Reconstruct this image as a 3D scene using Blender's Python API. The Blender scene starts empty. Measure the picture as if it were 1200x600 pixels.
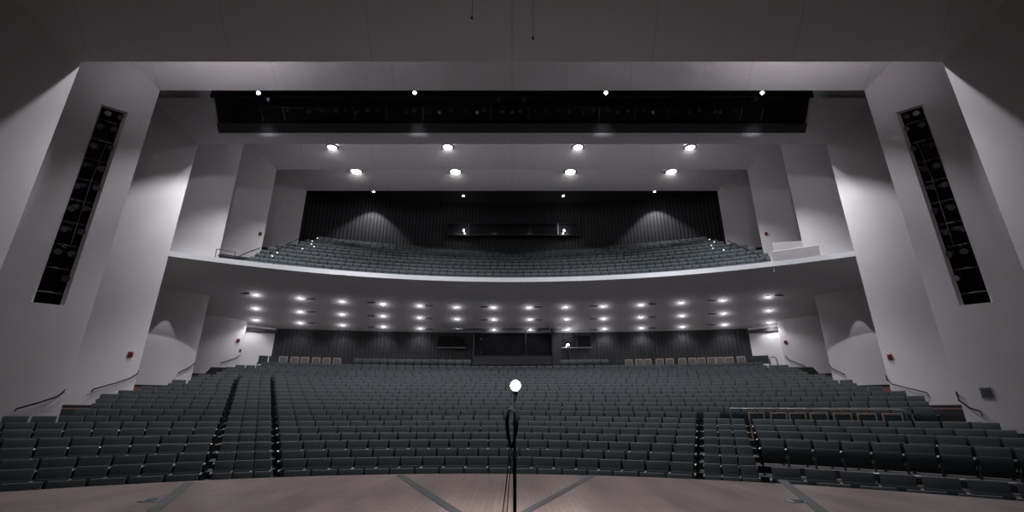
import bpy, bmesh, math, random
from mathutils import Vector, Matrix
random.seed(7)
S = bpy.context.scene
COL = S.collection

# ------------------------------------------------------------------ camera, light level
F = 533.0
PITCH = math.atan(0.3484)
CP, SP = math.cos(PITCH), math.sin(PITCH)
EYE = 1.2                                   # above the stage floor, which is z = 0
cam_d = bpy.data.cameras.new('camera'); cam = bpy.data.objects.new('camera', cam_d); COL.objects.link(cam)
cam_d.sensor_width = 36.0; cam_d.lens = F / 1200 * 36; cam_d.clip_end = 200
cam.location = (0, 0, EYE); cam.rotation_euler = (math.pi / 2 + PITCH, 0, 0)
S.camera = cam
S.view_settings.view_transform = 'Standard'
S.view_settings.look = 'None'
S.view_settings.gamma = 1
S.view_settings.use_curve_mapping = False
S.view_settings.exposure = 0.0
S.cycles.use_denoising = True
S.cycles.sample_clamp_indirect = 4
S.cycles.max_bounces = 8
S.cycles.diffuse_bounces = 5
W = bpy.data.worlds.new('world'); S.world = W; W.use_nodes = True
W.node_tree.nodes['Background'].inputs[0].default_value = (1.0, 0.88, 0.84, 1)
W.node_tree.nodes['Background'].inputs[1].default_value = 0.035    # added dim ambient fill, coming in through the open side behind the camera

P_SLOT, P_GAP, P_ROW3, P_ROW4, P_SOFF, P_GHOST, P_SCAL = 2700, 2800, 2300, 2500, 95, 780, 800

def spot(name, loc, target, power, half_deg, blend=0.15, radius=0.1, color=(0.93, 0.94, 1.0), parent=None):
    d = bpy.data.lights.new(name, 'SPOT'); d.energy = power; d.spot_size = math.radians(2 * half_deg)
    d.spot_blend = blend; d.shadow_soft_size = radius; d.color = color
    o = bpy.data.objects.new(name, d); COL.objects.link(o)
    o.rotation_euler = (Vector(target) - Vector(loc)).to_track_quat('-Z', 'Y').to_euler()
    o.location = loc
    if parent:
        o.parent = parent; o.location = Vector(loc) - parent.location
    return o

def point(name, loc, power, radius, color=(0.95, 0.95, 1.0), parent=None):
    d = bpy.data.lights.new(name, 'POINT'); d.energy = power; d.shadow_soft_size = radius; d.color = color
    o = bpy.data.objects.new(name, d); COL.objects.link(o); o.location = loc
    if parent:
        o.parent = parent; o.location = Vector(loc) - parent.location
    return o

# house lamps hidden in the ceiling scoop gaps, plus an added spot per side
for sx in (-1, 1):
    spot('gap_spot', (sx * 9.0, 14.3, 16.2), (sx * 15.8, 9.3, 10.8), 1700, 34, 0.12, 0.08)      # grazes the first fin, cut off by the first scoop
    spot('gap_spot', (sx * 12.0, 14.9, 15.9), (sx * 12.2, 15.0, 0), 1200, 43, 0.6, 0.12)
    spot('gap_spot', (sx * 4.5, 14.9, 15.9), (sx * 4.5, 15.2, 0), 1500, 43, 0.6, 0.12)
    spot('gap_spot', (sx * 14.5, 20.6, 15.0), (sx * 15.0, 21.844, 14.0), 130, 46.5, 0.12, 0.08)   # unseen added spot, cone shaped for the sharp scallop on the third fin

# ------------------------------------------------------------------ helpers
def ray(px, py):
    u, v = px - 600.0, 300.0 - py
    y = F * CP - v * SP
    return u / y, (F * SP + v * CP) / y      # X/Y, (Z-EYE)/Y
def at(px, py, Y):
    a, t = ray(px, py); return Vector((a * Y, Y, t * Y + EYE))

def mat(name, color, rough=0.6, metal=0.0, emit=None, strength=0.0, noise=0.0, nscale=8.0, bump=0.0, bscale=60.0, spec=0.5):
    m = bpy.data.materials.new(name); m.use_nodes = True
    nt = m.node_tree; b = nt.nodes['Principled BSDF']
    b.inputs['Base Color'].default_value = (*color, 1); b.inputs['Roughness'].default_value = rough
    b.inputs['Metallic'].default_value = metal; b.inputs['Specular IOR Level'].default_value = spec
    tc = nt.nodes.new('ShaderNodeTexCoord')
    if noise:
        n = nt.nodes.new('ShaderNodeTexNoise'); n.inputs['Scale'].default_value = nscale; n.inputs['Detail'].default_value = 5
        nt.links.new(tc.outputs['Object'], n.inputs['Vector'])
        r = nt.nodes.new('ShaderNodeMapRange'); r.inputs[3].default_value = 1 - noise; r.inputs[4].default_value = 1 + noise
        nt.links.new(n.outputs['Fac'], r.inputs[0])
        mx = nt.nodes.new('ShaderNodeVectorMath'); mx.operation = 'SCALE'; mx.inputs[0].default_value = color
        nt.links.new(r.outputs[0], mx.inputs['Scale']); nt.links.new(mx.outputs[0], b.inputs['Base Color'])
    if bump:
        n = nt.nodes.new('ShaderNodeTexNoise'); n.inputs['Scale'].default_value = bscale
        nt.links.new(tc.outputs['Object'], n.inputs['Vector'])
        bp = nt.nodes.new('ShaderNodeBump'); bp.inputs['Strength'].default_value = bump; bp.inputs['Distance'].default_value = 0.01
        nt.links.new(n.outputs['Fac'], bp.inputs['Height']); nt.links.new(bp.outputs[0], b.inputs['Normal'])
    if emit:
        b.inputs['Emission Color'].default_value = (*emit, 1); b.inputs['Emission Strength'].default_value = strength
        m.cycles.emission_sampling = 'NONE'
    return m

PAINT = (0.67, 0.635, 0.64)
M = {}
M['wall'] = mat('wall_paint', PAINT, 0.85, noise=0.05, nscale=1.3, bump=0.25, bscale=25)
M['white'] = mat('white_rim_paint', (0.78, 0.78, 0.80), 0.6, noise=0.03)
M['rim'] = mat('soffit_paint', (0.74, 0.70, 0.705), 0.85, noise=0.05, nscale=0.8)
M['black'] = mat('black_paint', (0.012, 0.012, 0.014), 0.8, noise=0.3)
M['lip'] = mat('dark_lip_paint', (0.035, 0.033, 0.036), 0.6, noise=0.2, nscale=3)
M['void'] = mat('void_black', (0.004, 0.004, 0.005), 0.95)
M['floor'] = mat('house_floor', (0.040, 0.037, 0.038), 0.8, noise=0.3)
M['fabric'] = mat('seat_fabric', (0.020, 0.028, 0.031), 0.72, noise=0.25, nscale=14, bump=0.5, bscale=140, spec=0.5)
M['fabric'].node_tree.nodes['Principled BSDF'].inputs['Sheen Weight'].default_value = 0.12
M['pan'] = mat('seat_pan_fabric', (0.018, 0.029, 0.032), 0.75, noise=0.25, nscale=14, spec=0.35)
M['steel'] = mat('dark_steel', (0.035, 0.035, 0.038), 0.4, 0.6)
M['arm'] = mat('worn_armrest', (0.16, 0.14, 0.12), 0.35, 0.2)
M['cap'] = mat('bright_metal_cap', (0.55, 0.52, 0.48), 0.3, 0.8)
M['rail'] = mat('handrail_metal', (0.045, 0.042, 0.045), 0.35, 0.5)
M['brightrail'] = mat('brushed_rail', (0.35, 0.33, 0.32), 0.35, 0.7)
M['redwood'] = mat('red_wood_fascia', (0.26, 0.13, 0.10), 0.5, noise=0.25, nscale=5)
M['base'] = mat('dark_baseboard', (0.02, 0.017, 0.018), 0.6)
M['tan'] = mat('tan_wood_frame', (0.48, 0.34, 0.27), 0.5, noise=0.15)
M['tanfab'] = mat('taupe_upholstery', (0.12, 0.115, 0.115), 0.85, noise=0.2, nscale=20)
M['alarm'] = mat('red_alarm', (0.35, 0.02, 0.03), 0.4)
M['plate'] = mat('grey_plate', (0.22, 0.22, 0.24), 0.5, 0.3, noise=0.3, nscale=60)
M['vent'] = mat('dark_vent', (0.05, 0.045, 0.045), 0.6)
M['fixture'] = mat('lamp_housing', (0.05, 0.05, 0.055), 0.45, 0.4)
M['glasslens'] = mat('unlit_lens', (0.10, 0.10, 0.115), 0.3, 0.5)
M['lamp'] = mat('lit_lamp', (1, 1, 1), 0.5, emit=(0.93, 0.94, 1.0), strength=40)
M['lamp_soft'] = mat('lit_diffuser', (1, 1, 1), 0.5, emit=(1.0, 0.98, 0.97), strength=6)
M['step'] = mat('step_light_lens', (1, 1, 1), 0.5, emit=(1.0, 0.95, 0.92), strength=1.6)
M['bulb'] = mat('ghost_bulb', (1, 1, 1), 0.5, emit=(0.95, 0.97, 1.0), strength=60)
M['joint'] = mat('stage_joint', (0.035, 0.034, 0.038), 0.5, noise=0.2)

def grooves(m, step, width, dark, axis=0):
    """fine panel joints every `step` metres"""
    nt = m.node_tree; b = nt.nodes['Principled BSDF']
    src = b.inputs['Base Color'].links[0].from_socket
    tc = nt.nodes.new('ShaderNodeTexCoord'); sp = nt.nodes.new('ShaderNodeSeparateXYZ')
    nt.links.new(tc.outputs['Object'], sp.inputs[0])
    a = nt.nodes.new('ShaderNodeMath'); a.operation = 'PINGPONG'; a.inputs[1].default_value = step / 2
    nt.links.new(sp.outputs[axis], a.inputs[0])
    c = nt.nodes.new('ShaderNodeMath'); c.operation = 'LESS_THAN'; c.inputs[1].default_value = width / 2
    nt.links.new(a.outputs[0], c.inputs[0])
    mx = nt.nodes.new('ShaderNodeMix'); mx.data_type = 'RGBA'; mx.inputs['B'].default_value = (*dark, 1)
    nt.links.new(c.outputs[0], mx.inputs['Factor']); nt.links.new(src, mx.inputs['A'])
    nt.links.new(mx.outputs['Result'], b.inputs['Base Color'])
M['ceil'] = mat('ceiling_paint', (0.80, 0.765, 0.775), 0.85, noise=0.05, nscale=0.7)
grooves(M['ceil'], 5.15, 0.03, (0.62, 0.595, 0.60))

def ribbed(name, base, groove, step):
    m = bpy.data.materials.new(name); m.use_nodes = True; nt = m.node_tree; b = nt.nodes['Principled BSDF']
    tc = nt.nodes.new('ShaderNodeTexCoord'); sp = nt.nodes.new('ShaderNodeSeparateXYZ'); nt.links.new(tc.outputs['Object'], sp.inputs[0])
    a = nt.nodes.new('ShaderNodeMath'); a.operation = 'PINGPONG'; a.inputs[1].default_value = step / 2
    nt.links.new(sp.outputs[0], a.inputs[0])
    r = nt.nodes.new('ShaderNodeMapRange'); r.inputs[1].default_value = step * 0.12; r.inputs[2].default_value = step * 0.22
    nt.links.new(a.outputs[0], r.inputs[0])
    n = nt.nodes.new('ShaderNodeTexNoise'); n.inputs['Scale'].default_value = 1.0; n.inputs['Detail'].default_value = 4
    mp = nt.nodes.new('ShaderNodeMapping'); mp.inputs['Scale'].default_value = (9, 9, 0.8)
    nt.links.new(tc.outputs['Object'], mp.inputs[0]); nt.links.new(mp.outputs[0], n.inputs['Vector'])
    mx = nt.nodes.new('ShaderNodeMix'); mx.data_type = 'RGBA'; mx.inputs['A'].default_value = (*groove, 1); mx.inputs['B'].default_value = (*base, 1)
    nt.links.new(r.outputs[0], mx.inputs['Factor'])
    sc = nt.nodes.new('ShaderNodeVectorMath'); sc.operation = 'SCALE'; nt.links.new(mx.outputs['Result'], sc.inputs[0])
    r2 = nt.nodes.new('ShaderNodeMapRange'); r2.inputs[1].default_value = 0.3; r2.inputs[2].default_value = 0.7; r2.inputs[3].default_value = 0.75; r2.inputs[4].default_value = 1.25
    nt.links.new(n.outputs['Fac'], r2.inputs[0]); nt.links.new(r2.outputs[0], sc.inputs['Scale'])
    nt.links.new(sc.outputs[0], b.inputs['Base Color'])
    bp = nt.nodes.new('ShaderNodeBump'); bp.inputs['Strength'].default_value = 0.8; bp.inputs['Distance'].default_value = 0.05
    nt.links.new(r.outputs[0], bp.inputs['Height']); nt.links.new(bp.outputs[0], b.inputs['Normal'])
    b.inputs['Roughness'].default_value = 0.7
    return m
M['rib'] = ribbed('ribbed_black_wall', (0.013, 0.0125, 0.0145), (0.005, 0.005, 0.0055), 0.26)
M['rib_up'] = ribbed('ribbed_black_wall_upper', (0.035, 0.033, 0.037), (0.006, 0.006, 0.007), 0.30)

def stage_wood():
    m = bpy.data.materials.new('stage_floor_wood'); m.use_nodes = True; nt = m.node_tree; b = nt.nodes['Principled BSDF']
    tc = nt.nodes.new('ShaderNodeTexCoord')
    br = nt.nodes.new('ShaderNodeTexBrick'); br.inputs['Scale'].default_value = 1.0
    br.inputs['Color1'].default_value = (0.170, 0.120, 0.105, 1); br.inputs['Color2'].default_value = (0.205, 0.145, 0.127, 1)
    br.inputs['Mortar'].default_value = (0.07, 0.045, 0.04, 1); br.inputs['Mortar Size'].default_value = 0.004
    br.inputs['Brick Width'].default_value = 2.4; br.inputs['Row Height'].default_value = 0.09
    mp = nt.nodes.new('ShaderNodeMapping'); mp.inputs['Rotation'].default_value = (0, 0, math.radians(90))
    nt.links.new(tc.outputs['Object'], mp.inputs[0]); nt.links.new(mp.outputs[0], br.inputs['Vector'])
    n = nt.nodes.new('ShaderNodeTexNoise'); n.inputs['Scale'].default_value = 1.0; n.inputs['Detail'].default_value = 2
    mp2 = nt.nodes.new('ShaderNodeMapping'); mp2.inputs['Scale'].default_value = (1.6, 0.35, 1)
    nt.links.new(tc.outputs['Object'], mp2.inputs[0]); nt.links.new(mp2.outputs[0], n.inputs['Vector'])
    r = nt.nodes.new('ShaderNodeMapRange'); r.inputs[1].default_value = 0.3; r.inputs[2].default_value = 0.7; r.inputs[3].default_value = 0.82; r.inputs[4].default_value = 1.28
    nt.links.new(n.outputs['Fac'], r.inputs[0])
    sc = nt.nodes.new('ShaderNodeVectorMath'); sc.operation = 'SCALE'
    nt.links.new(br.outputs['Color'], sc.inputs[0]); nt.links.new(r.outputs[0], sc.inputs['Scale']); nt.links.new(sc.outputs[0], b.inputs['Base Color'])
    n2 = nt.nodes.new('ShaderNodeTexNoise'); n2.inputs['Scale'].default_value = 1.0; n2.inputs['Detail'].default_value = 1
    mp3 = nt.nodes.new('ShaderNodeMapping'); mp3.inputs['Scale'].default_value = (1.8, 0.5, 1)
    nt.links.new(tc.outputs['Object'], mp3.inputs[0]); nt.links.new(mp3.outputs[0], n2.inputs['Vector'])
    r2 = nt.nodes.new('ShaderNodeMapRange'); r2.inputs[1].default_value = 0.35; r2.inputs[2].default_value = 0.65; r2.inputs[3].default_value = 0.30; r2.inputs[4].default_value = 0.36
    nt.links.new(n2.outputs['Fac'], r2.inputs[0]); nt.links.new(r2.outputs[0], b.inputs['Roughness'])
    b.inputs['Specular IOR Level'].default_value = 0.5
    return m
M['stage'] = stage_wood()
M['cable'] = mat('matte_black_cable', (0.003, 0.003, 0.003), 1.0, spec=0.05)

class MB:
    def __init__(s): s.v = []; s.f = []; s.mi = []
    def add(s, v, f, mi=0):
        n = len(s.v); s.v += [tuple(p) for p in v]; s.f += [tuple(i + n for i in q) for q in f]; s.mi += [mi] * len(f); return s
    def box(s, c, d, mtx=None, mi=0):
        x, y, z = d[0] / 2, d[1] / 2, d[2] / 2
        v = [Vector((a, b, e)) for e in (-z, z) for b in (-y, y) for a in (-x, x)]
        v = [(mtx @ p if mtx else p) + Vector(c) for p in v]
        return s.add(v, [(0, 2, 3, 1), (4, 5, 7, 6), (0, 1, 5, 4), (2, 6, 7, 3), (0, 4, 6, 2), (1, 3, 7, 5)], mi)
    def tube(s, pts, r, n=8, mi=0, closed=False):
        pts = [Vector(p) for p in pts]; rings = []
        m = len(pts)
        for i, p in enumerate(pts):
            if closed: t = pts[(i + 1) % m] - pts[i - 1]
            else: t = pts[min(i + 1, m - 1)] - pts[max(i - 1, 0)]
            t.normalize(); up = Vector((0, 0, 1)) if abs(t.z) < 0.9 else Vector((0, 1, 0))
            a = t.cross(up).normalized(); b = t.cross(a)
            rr = r[i] if isinstance(r, (list, tuple)) else r
            rings.append([p + (a * math.cos(k * 2 * math.pi / n) + b * math.sin(k * 2 * math.pi / n)) * rr for k in range(n)])
        v = [q for g in rings for q in g]; f = []
        for i in range(m if closed else m - 1):
            j = (i + 1) % m
            for k in range(n):
                f.append((i * n + k, i * n + (k + 1) % n, j * n + (k + 1) % n, j * n + k))
        if not closed: f += [tuple(range(n))[::-1], tuple(range((m - 1) * n, m * n))]
        return s.add(v, f, mi)
    def sphere(s, c, r, n=12, m=8, mi=0, sz=1.0):
        v = [(c[0], c[1], c[2] - r * sz)]; f = []
        for i in range(1, m):
            a = -math.pi / 2 + math.pi * i / m
            for k in range(n):
                t = 2 * math.pi * k / n
                v.append((c[0] + r * math.cos(a) * math.cos(t), c[1] + r * math.cos(a) * math.sin(t), c[2] + r * sz * math.sin(a)))
        v.append((c[0], c[1], c[2] + r * sz)); L = len(v) - 1
        for k in range(n):
            f.append((0, 1 + (k + 1) % n, 1 + k)); f.append((L, L - n + k, L - n + (k + 1) % n))
            for i in range(m - 2):
                a = 1 + i * n; f.append((a + k, a + (k + 1) % n, a + n + (k + 1) % n, a + n + k))
        return s.add(v, f, mi)
    def mesh(s, name, mats, bevel=0, smooth=False, segs=2):
        me = bpy.data.meshes.new(name); me.from_pydata(s.v, [], s.f); me.update()
        for m in (mats if isinstance(mats, list) else [mats]): me.materials.append(m)
        for p, i in zip(me.polygons, s.mi): p.material_index = i
        bm = bmesh.new(); bm.from_mesh(me)
        bmesh.ops.recalc_face_normals(bm, faces=bm.faces)
        if bevel: bmesh.ops.bevel(bm, geom=list(bm.edges), offset=bevel, segments=segs, profile=0.6, affect='EDGES', clamp_overlap=True)
        bm.to_mesh(me); bm.free()
        if smooth or bevel:
            for p in me.polygons: p.use_smooth = True
            if bevel or smooth == 'auto': me.set_sharp_from_angle(angle=math.radians(40))
        return me
    def build(s, name, mats, parent=None, **k):
        o = bpy.data.objects.new(name, s.mesh(name, mats, **k)); COL.objects.link(o)
        if parent: o.parent = parent
        return o

def tag(o, label=None, cat=None, group=None, kind=None):
    if label: o['label'] = label
    if cat: o['category'] = cat
    if group: o['group'] = group
    if kind: o['kind'] = kind
    return o
def empty(name, loc=(0, 0, 0), rot=(0, 0, 0)):
    o = bpy.data.objects.new(name, None); COL.objects.link(o); o.location = loc; o.rotation_euler = rot
    o.empty_display_size = 0.1
    return o
def struct(o, label=None):
    o['kind'] = 'structure'
    if label: o['label'] = label
    return o
def copy_tree(o, parent=None):
    c = o.copy(); COL.objects.link(c); c.parent = parent
    for ch in list(o.children): copy_tree(ch, c)
    return c
ORD = ['zeroth', 'first', 'second', 'third', 'fourth', 'fifth', 'sixth', 'seventh', 'eighth', 'ninth', 'tenth', 'eleventh', 'twelfth',
       'thirteenth', 'fourteenth', 'fifteenth', 'sixteenth', 'seventeenth', 'eighteenth', 'nineteenth', 'twentieth', 'twenty-first', 'twenty-second',
       'twenty-third', 'twenty-fourth', 'twenty-fifth', 'twenty-sixth', 'twenty-seventh', 'twenty-eighth', 'twenty-ninth', 'thirtieth']

# ------------------------------------------------------------------ portals: fins of the side walls and matching ceiling scoops
def prof(s): return 0.6 * s + 0.35 * s * s          # outward offset, s metres in front of the edge
FIN = {'A': (13.5, 15.9), 'B': (16.5, 15.5), 'C': (22.0, 17.6), 'D': (26.5, 18.1), 'E': (30.0, 17.6), 'F': (34.0, 17.1)}
CEI = {'A': 12.3, 'B': 13.46, 'C': 14.3, 'E': 17.3, 'F': 17.6}   # height of the edge above eye level
def fin_xy(k, s): Y, X = FIN[k]; return X + prof(s), Y - s
def fin_s(k, az):
    lo, hi = 0.0, 4.0
    for _ in range(40):
        m = (lo + hi) / 2; x, y = fin_xy(k, m)
        if x / y < az: lo = m
        else: hi = m
    return lo
def on_fin(k, px, py, off=0.05):
    az, t = ray(px, py); sg = 1 if az > 0 else -1
    s = fin_s(k, abs(az)); x, y = fin_xy(k, s)
    d = 0.6 + 0.7 * s; n = Vector((-1, -d)).normalized()      # towards the room
    x += n.x * off; y += n.y * off
    return Vector((sg * x, y, t * y + EYE))
def fin_rot(k, px, py):
    az, _ = ray(px, py); sg = 1 if az > 0 else -1
    s = fin_s(k, abs(az)); d = 0.6 + 0.7 * s
    return math.atan2(-d, -1 * sg) + math.pi / 2              # local -Y looks into the room

def sheet(us, vs, fn, skip=None, mi=None, thick=0.0, back=None):
    """grid u x v, fn(u,v) -> point; back(u,v) gives the rear surface so the sheet is a solid slab"""
    mb = MB(); nu, nv = len(us), len(vs)
    mb.v = [tuple(fn(u, v)) for u in us for v in vs]
    if back: mb.v += [tuple(back(u, v)) for u in us for v in vs]
    N = nu * nv; cells = set()
    for i in range(nu - 1):
        for j in range(nv - 1):
            if skip and skip((us[i] + us[i + 1]) / 2, (vs[j] + vs[j + 1]) / 2): continue
            cells.add((i, j))
    for (i, j) in sorted(cells):
        a, b, c, d = i * nv + j, (i + 1) * nv + j, (i + 1) * nv + j + 1, i * nv + j + 1
        m = mi((us[i] + us[i + 1]) / 2, (vs[j] + vs[j + 1]) / 2) if mi else 0
        mb.f.append((a, b, c, d)); mb.mi.append(m)
        if back:
            mb.f.append((d + N, c + N, b + N, a + N)); mb.mi.append(m)
            for (p, q, nb) in ((a, b, (i, j - 1)), (b, c, (i + 1, j)), (c, d, (i, j + 1)), (d, a, (i - 1, j))):
                if nb not in cells: mb.f.append((q, p, p + N, q + N)); mb.mi.append(m)
    return mb
def fr(a, b, n): return [a + (b - a) * i / n for i in range(n + 1)]

SL_S0, SL_S1 = 0.59, 1.13                    # lighting slot in fin B
SL_Z0, SL_Z1 = 3.67 + EYE, 11.86 + EYE
for sg, side in ((-1, 'left'), (1, 'right')):
    for k, (Y, X) in FIN.items():
        smax = 3.8 if k == 'A' else 2.6
        z0, z1 = (-2.0, 21.5)
        if k == 'F': z0 = 9.3
        ss = fr(0, smax, 26); zs = [z0, z1]; skip = None
        if k == 'B':
            ss = sorted(ss + [SL_S0, SL_S1]); zs = [z0, SL_Z0, SL_Z1, z1]
            skip = lambda s, z: SL_S0 < s < SL_S1 and SL_Z0 < z < SL_Z1
        def fn(s, z, off=0.0, k=k, sg=sg):
            x, y = fin_xy(k, s); d = 0.6 + 0.7 * s; n = Vector((1, d)).normalized()
            return (sg * (x + n.x * off), y + n.y * off, z)
        mb = sheet(ss, zs, fn, skip, back=lambda s, z, fn=fn: fn(s, z, 0.22))
        o = mb.build('wall_' + side, M['wall'], smooth='auto'); struct(o, 'curved grey side wall fin')
    # slot recess: black box behind fin B
    def nrm(s): d = 0.6 + 0.7 * s; return Vector((1, d)).normalized()
    a, b = SL_S0 - 0.15, SL_S1 + 0.3
    pts = []
    for s_, off in ((a, 0.24), (a, 1.3), (b, 1.3), (b, 0.24)):
        x, y = fin_xy('B', s_); n = nrm((a + b) / 2); pts.append((sg * (x + n.x * off), y + n.y * off))
    mb = MB(); v = [(p[0], p[1], z) for z in (SL_Z0 - 0.1, SL_Z1 + 0.1) for p in pts]
    mb.add(v, [(0, 1, 5, 4), (1, 2, 6, 5), (2, 3, 7, 6), (0, 3, 2, 1), (4, 5, 6, 7)])
    struct(mb.build('wall_' + side, M['black']), 'black lining of the lighting slot in the side wall')
    v = []
    for s_, off in ((SL_S0, 0.0), (SL_S0 + 0.085, 0.26), (SL_S0 + 0.075, 0.30), (SL_S0 - 0.02, 0.22)):
        x, y = fin_xy('B', s_); n = nrm(SL_S0); v.append((sg * (x + n.x * off), y + n.y * off))
    mb = MB().add([(p[0], p[1], z) for z in (SL_Z0, SL_Z1) for p in v], [(0, 1, 5, 4), (1, 2, 6, 5), (2, 3, 7, 6), (3, 0, 4, 7), (0, 3, 2, 1), (4, 5, 6, 7)])
    struct(mb.build('trim_' + str(95 + (sg > 0)), M['wall']), 'splayed inner jamb of the wall slot')

# ceiling scoops
for k, smax in (('A', 4.2), ('B', 2.6), ('C', 1.6), ('E', 2.2), ('F', 2.2)):
    Y = FIN[k][0]; Z = CEI[k] + EYE
    xs = fr(-24, 24, 24); ss = fr(0, smax, 24); skip = None; mi = None; mats = [M['ceil'], M['lip']]
    if k == 'C':
        TX = 16.2
        xs = sorted(xs + [-TX, TX]); ss = sorted(fr(0, 1.6, 32) + [0.5001, 0.8501])
        skip = lambda x, s: abs(x) < TX and s > 0.85
        mi = lambda x, s: 1 if (abs(x) < TX and s > 0.5) else 0
    def cf(x, s, off=0.0, Y=Y, Z=Z):
        d = 0.6 + 0.7 * s; n = Vector((1, d)).normalized()     # (y, z) pair: outward = back and up
        return (x, Y - s + n.y * off, Z + prof(s) + n.x * off)
    mb = sheet(xs, ss, cf, skip, mi, back=lambda x, s, cf=cf: cf(x, s, 0.2))
    struct(mb.build('ceiling', mats, smooth='auto'), 'curved grey ceiling scoop')

# dark shell
def box_obj(name, c, d, m, **k): return MB().box(c, d).build(name, m, **k)
struct(box_obj('ceiling', (0, 22, 21.8), (50, 44, 0.3), M['void']), 'black void above the ceiling scoops')
for sg, side in ((-1, 'left'), (1, 'right')):
    struct(box_obj('wall_' + side, (sg * 24.6, 22, 9), (0.3, 44, 26), M['void']), 'outer wall shell')
    # void behind gaps between fins
struct(box_obj('wall_rear', (0, 43.8, 9), (50, 0.3, 26), M['void']), 'outer rear shell')

# trough behind the third scoop
mb = MB()
mb.box((0, 22.16, 17.95), (33.2, 0.1, 4.4)); mb.box((0, 20.9, 20.1), (33.2, 2.7, 0.1))
for sg in (-1, 1):
    pl = [(22.1, 15.75)] + [(22.0 - q, 15.5 + prof(q) + 0.12) for q in fr(0.1, 1.6, 8)] + [(20.4, 20.1), (22.1, 20.1)]
    a = [(sg * 16.25, y, z) for y, z in pl]; b = [(sg * 16.35, y, z) for y, z in pl]; n = len(pl)
    mb.add(a + b, [tuple(range(n)), tuple(range(2 * n - 1, n - 1, -1))] + [(i, (i + 1) % n, n + (i + 1) % n, n + i) for i in range(n)])
struct(mb.build('ceiling', M['black']), 'black lighting trough in the ceiling')

# ------------------------------------------------------------------ house floor and rows
ROWY = [548.75, 535.5, 526, 515.5, 507, 499, 493, 487, 480.5, 475, 470.5, 466, 462, 457.8, 453.9, 450.2, 446.7, 443.6, 440.6, 437.7, 435, 432.4, 428.5, 421.5]
def row_c(k): return 11.3 + 0.9 * (k - 1)
def row_R(k):
    if k <= 5: return 13.5 + (k - 1) * 0.5
    if k <= 12: return 15.5 + (k - 5) * (27.6 - 15.5) / 7
    return 27.6 + (k - 12) * (55 - 27.6) / 12
def sag(R, X):
    X = abs(X); L = 0.8 * R
    if X <= L: return R - math.sqrt(R * R - X * X)
    return R * 0.4 + (X - L) * (0.8 / 0.6)
def row_top(k):
    return ray(600, ROWY[k - 1])[1] * row_c(k) + EYE
SH = 0.86                                    # seat height, floor to top of back
def row_a(k): return -0.94 * max(0.0, min(1.0, (15 - k) / 7.0))
def row_xy(k, X): a = row_a(k); return row_c(k) - sag(row_R(k), X - a) + sag(row_R(k), a)
def tilt(k, X): return -0.013 * max(0.0, X) * max(0.0, min(1.0, (14 - k) / 5.0))
ks = list(range(1, 25)); rows_z = {k: row_top(k) - SH for k in ks}
# stage: a thrust with a curved edge
SR, SC, SA = 12.5, 10.74 - 12.5, -0.96
mb = MB(); N = 48; arc = []
for i in range(N + 1):
    a = math.radians(-80 + 160 * i / N); arc.append((SA + SR * math.sin(a), SC + SR * math.cos(a)))
poly = [(-16, -6.0), (-16, 0.4)] + arc + [(16, 0.4), (16, -6.0)]
v = [(x, y, 0.0) for x, y in poly] + [(x, y, -1.6) for x, y in poly]; n = len(poly)
mb.add(v, [tuple(range(n))[::-1]]); o = mb.build('floor', M['stage']); struct(o, 'brown wooden stage floor')
mb = MB(); vv = [(x, y, z) for z in (-0.02, -1.8) for x, y in [(x * 0.9985, SC + (y - SC) * 0.9985) for x, y in arc]]; n = len(arc)
mb.add(vv, [(i, i + 1, n + i + 1, n + i) for i in range(n - 1)]); struct(mb.build('wall_stage_front', M['black']), 'dark curved face of the stage')
# joints in the stage floor
def strip(p, q, w):
    p, q = Vector(p), Vector(q); d = (q - p); L = d.length; ang = math.atan2(d.y, d.x); c = (p + q) / 2
    return MB().box((c.x, c.y, 0.003), (L, w, 0.006), Matrix.Rotation(ang, 3, 'Z'))
TRIMN = [0]
def trim(mb, m, label):
    TRIMN[0] += 1; return struct(mb.build('trim_%d' % TRIMN[0], m), label)
for (p, q) in ((((-2.33, 10.45), (-0.10, 5.2))), ((1.70, 10.48), (-0.42, 5.2)), ((-6.02, 9.4), (-4.05, 5.4)), ((5.22, 9.75), (3.55, 5.4))):
    trim(strip(p, q, 0.15 if abs(p[0]) > 1.8 else 0.12), M['joint'], 'dark joint strip across the stage floor')
for px, py, w in ((176, 587, 'left'), (933, 588, 'right')):
    a, t = ray(px, py); Y = -EYE / t
    r = empty('floor_socket', (a * Y, Y, 0)); tag(r, 'small dark socket plate set in the stage floor at %s' % w, 'floor socket')
    MB().box((0, 0, 0.006), (0.24, 0.2, 0.012)).build('plate', M['plate'], r, bevel=0.003)
    MB().box((0.02, 0, 0.017), (0.12, 0.12, 0.01)).build('lid', M['steel'], r, bevel=0.003)

# ------------------------------------------------------------------ balcony
RB = 36.0
RIMZ = 8.29 + EYE; RIMB = 8.0 + EYE
def bal(q, X): return q - sag(RB, X)
def sof_z(q):
    pts = [(28.0, RIMB), (28.6, 8.80), (29.3, 8.42), (35.2, 6.86), (42, 5.2)]
    for (a, za), (b, zb) in zip(pts, pts[1:]):
        if q <= b: return za + (zb - za) * (q - a) / (b - a)
    return pts[-1][1]
xs = fr(-22, 22, 60)
qs = [28.0, 28.3, 28.6, 28.9, 29.3, 30.5, 32, 33.5, 35.2, 37, 39, 41.5]
mb = sheet(xs, qs, lambda x, q: (x, bal(q, x), sof_z(q)))
struct(mb.build('ceiling', M['rim'], smooth=True), 'grey soffit under the balcony')
mb = sheet(xs, [0, 1, 2, 3], lambda x, j: (x, bal(28.0, x) + (0, 0, 0.24, 0.50)[int(j)], (RIMB, RIMZ, RIMZ, 8.94)[int(j)]))
struct(mb.build('trim_90', M['white'], smooth=False), 'white curved balcony rim')
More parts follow.
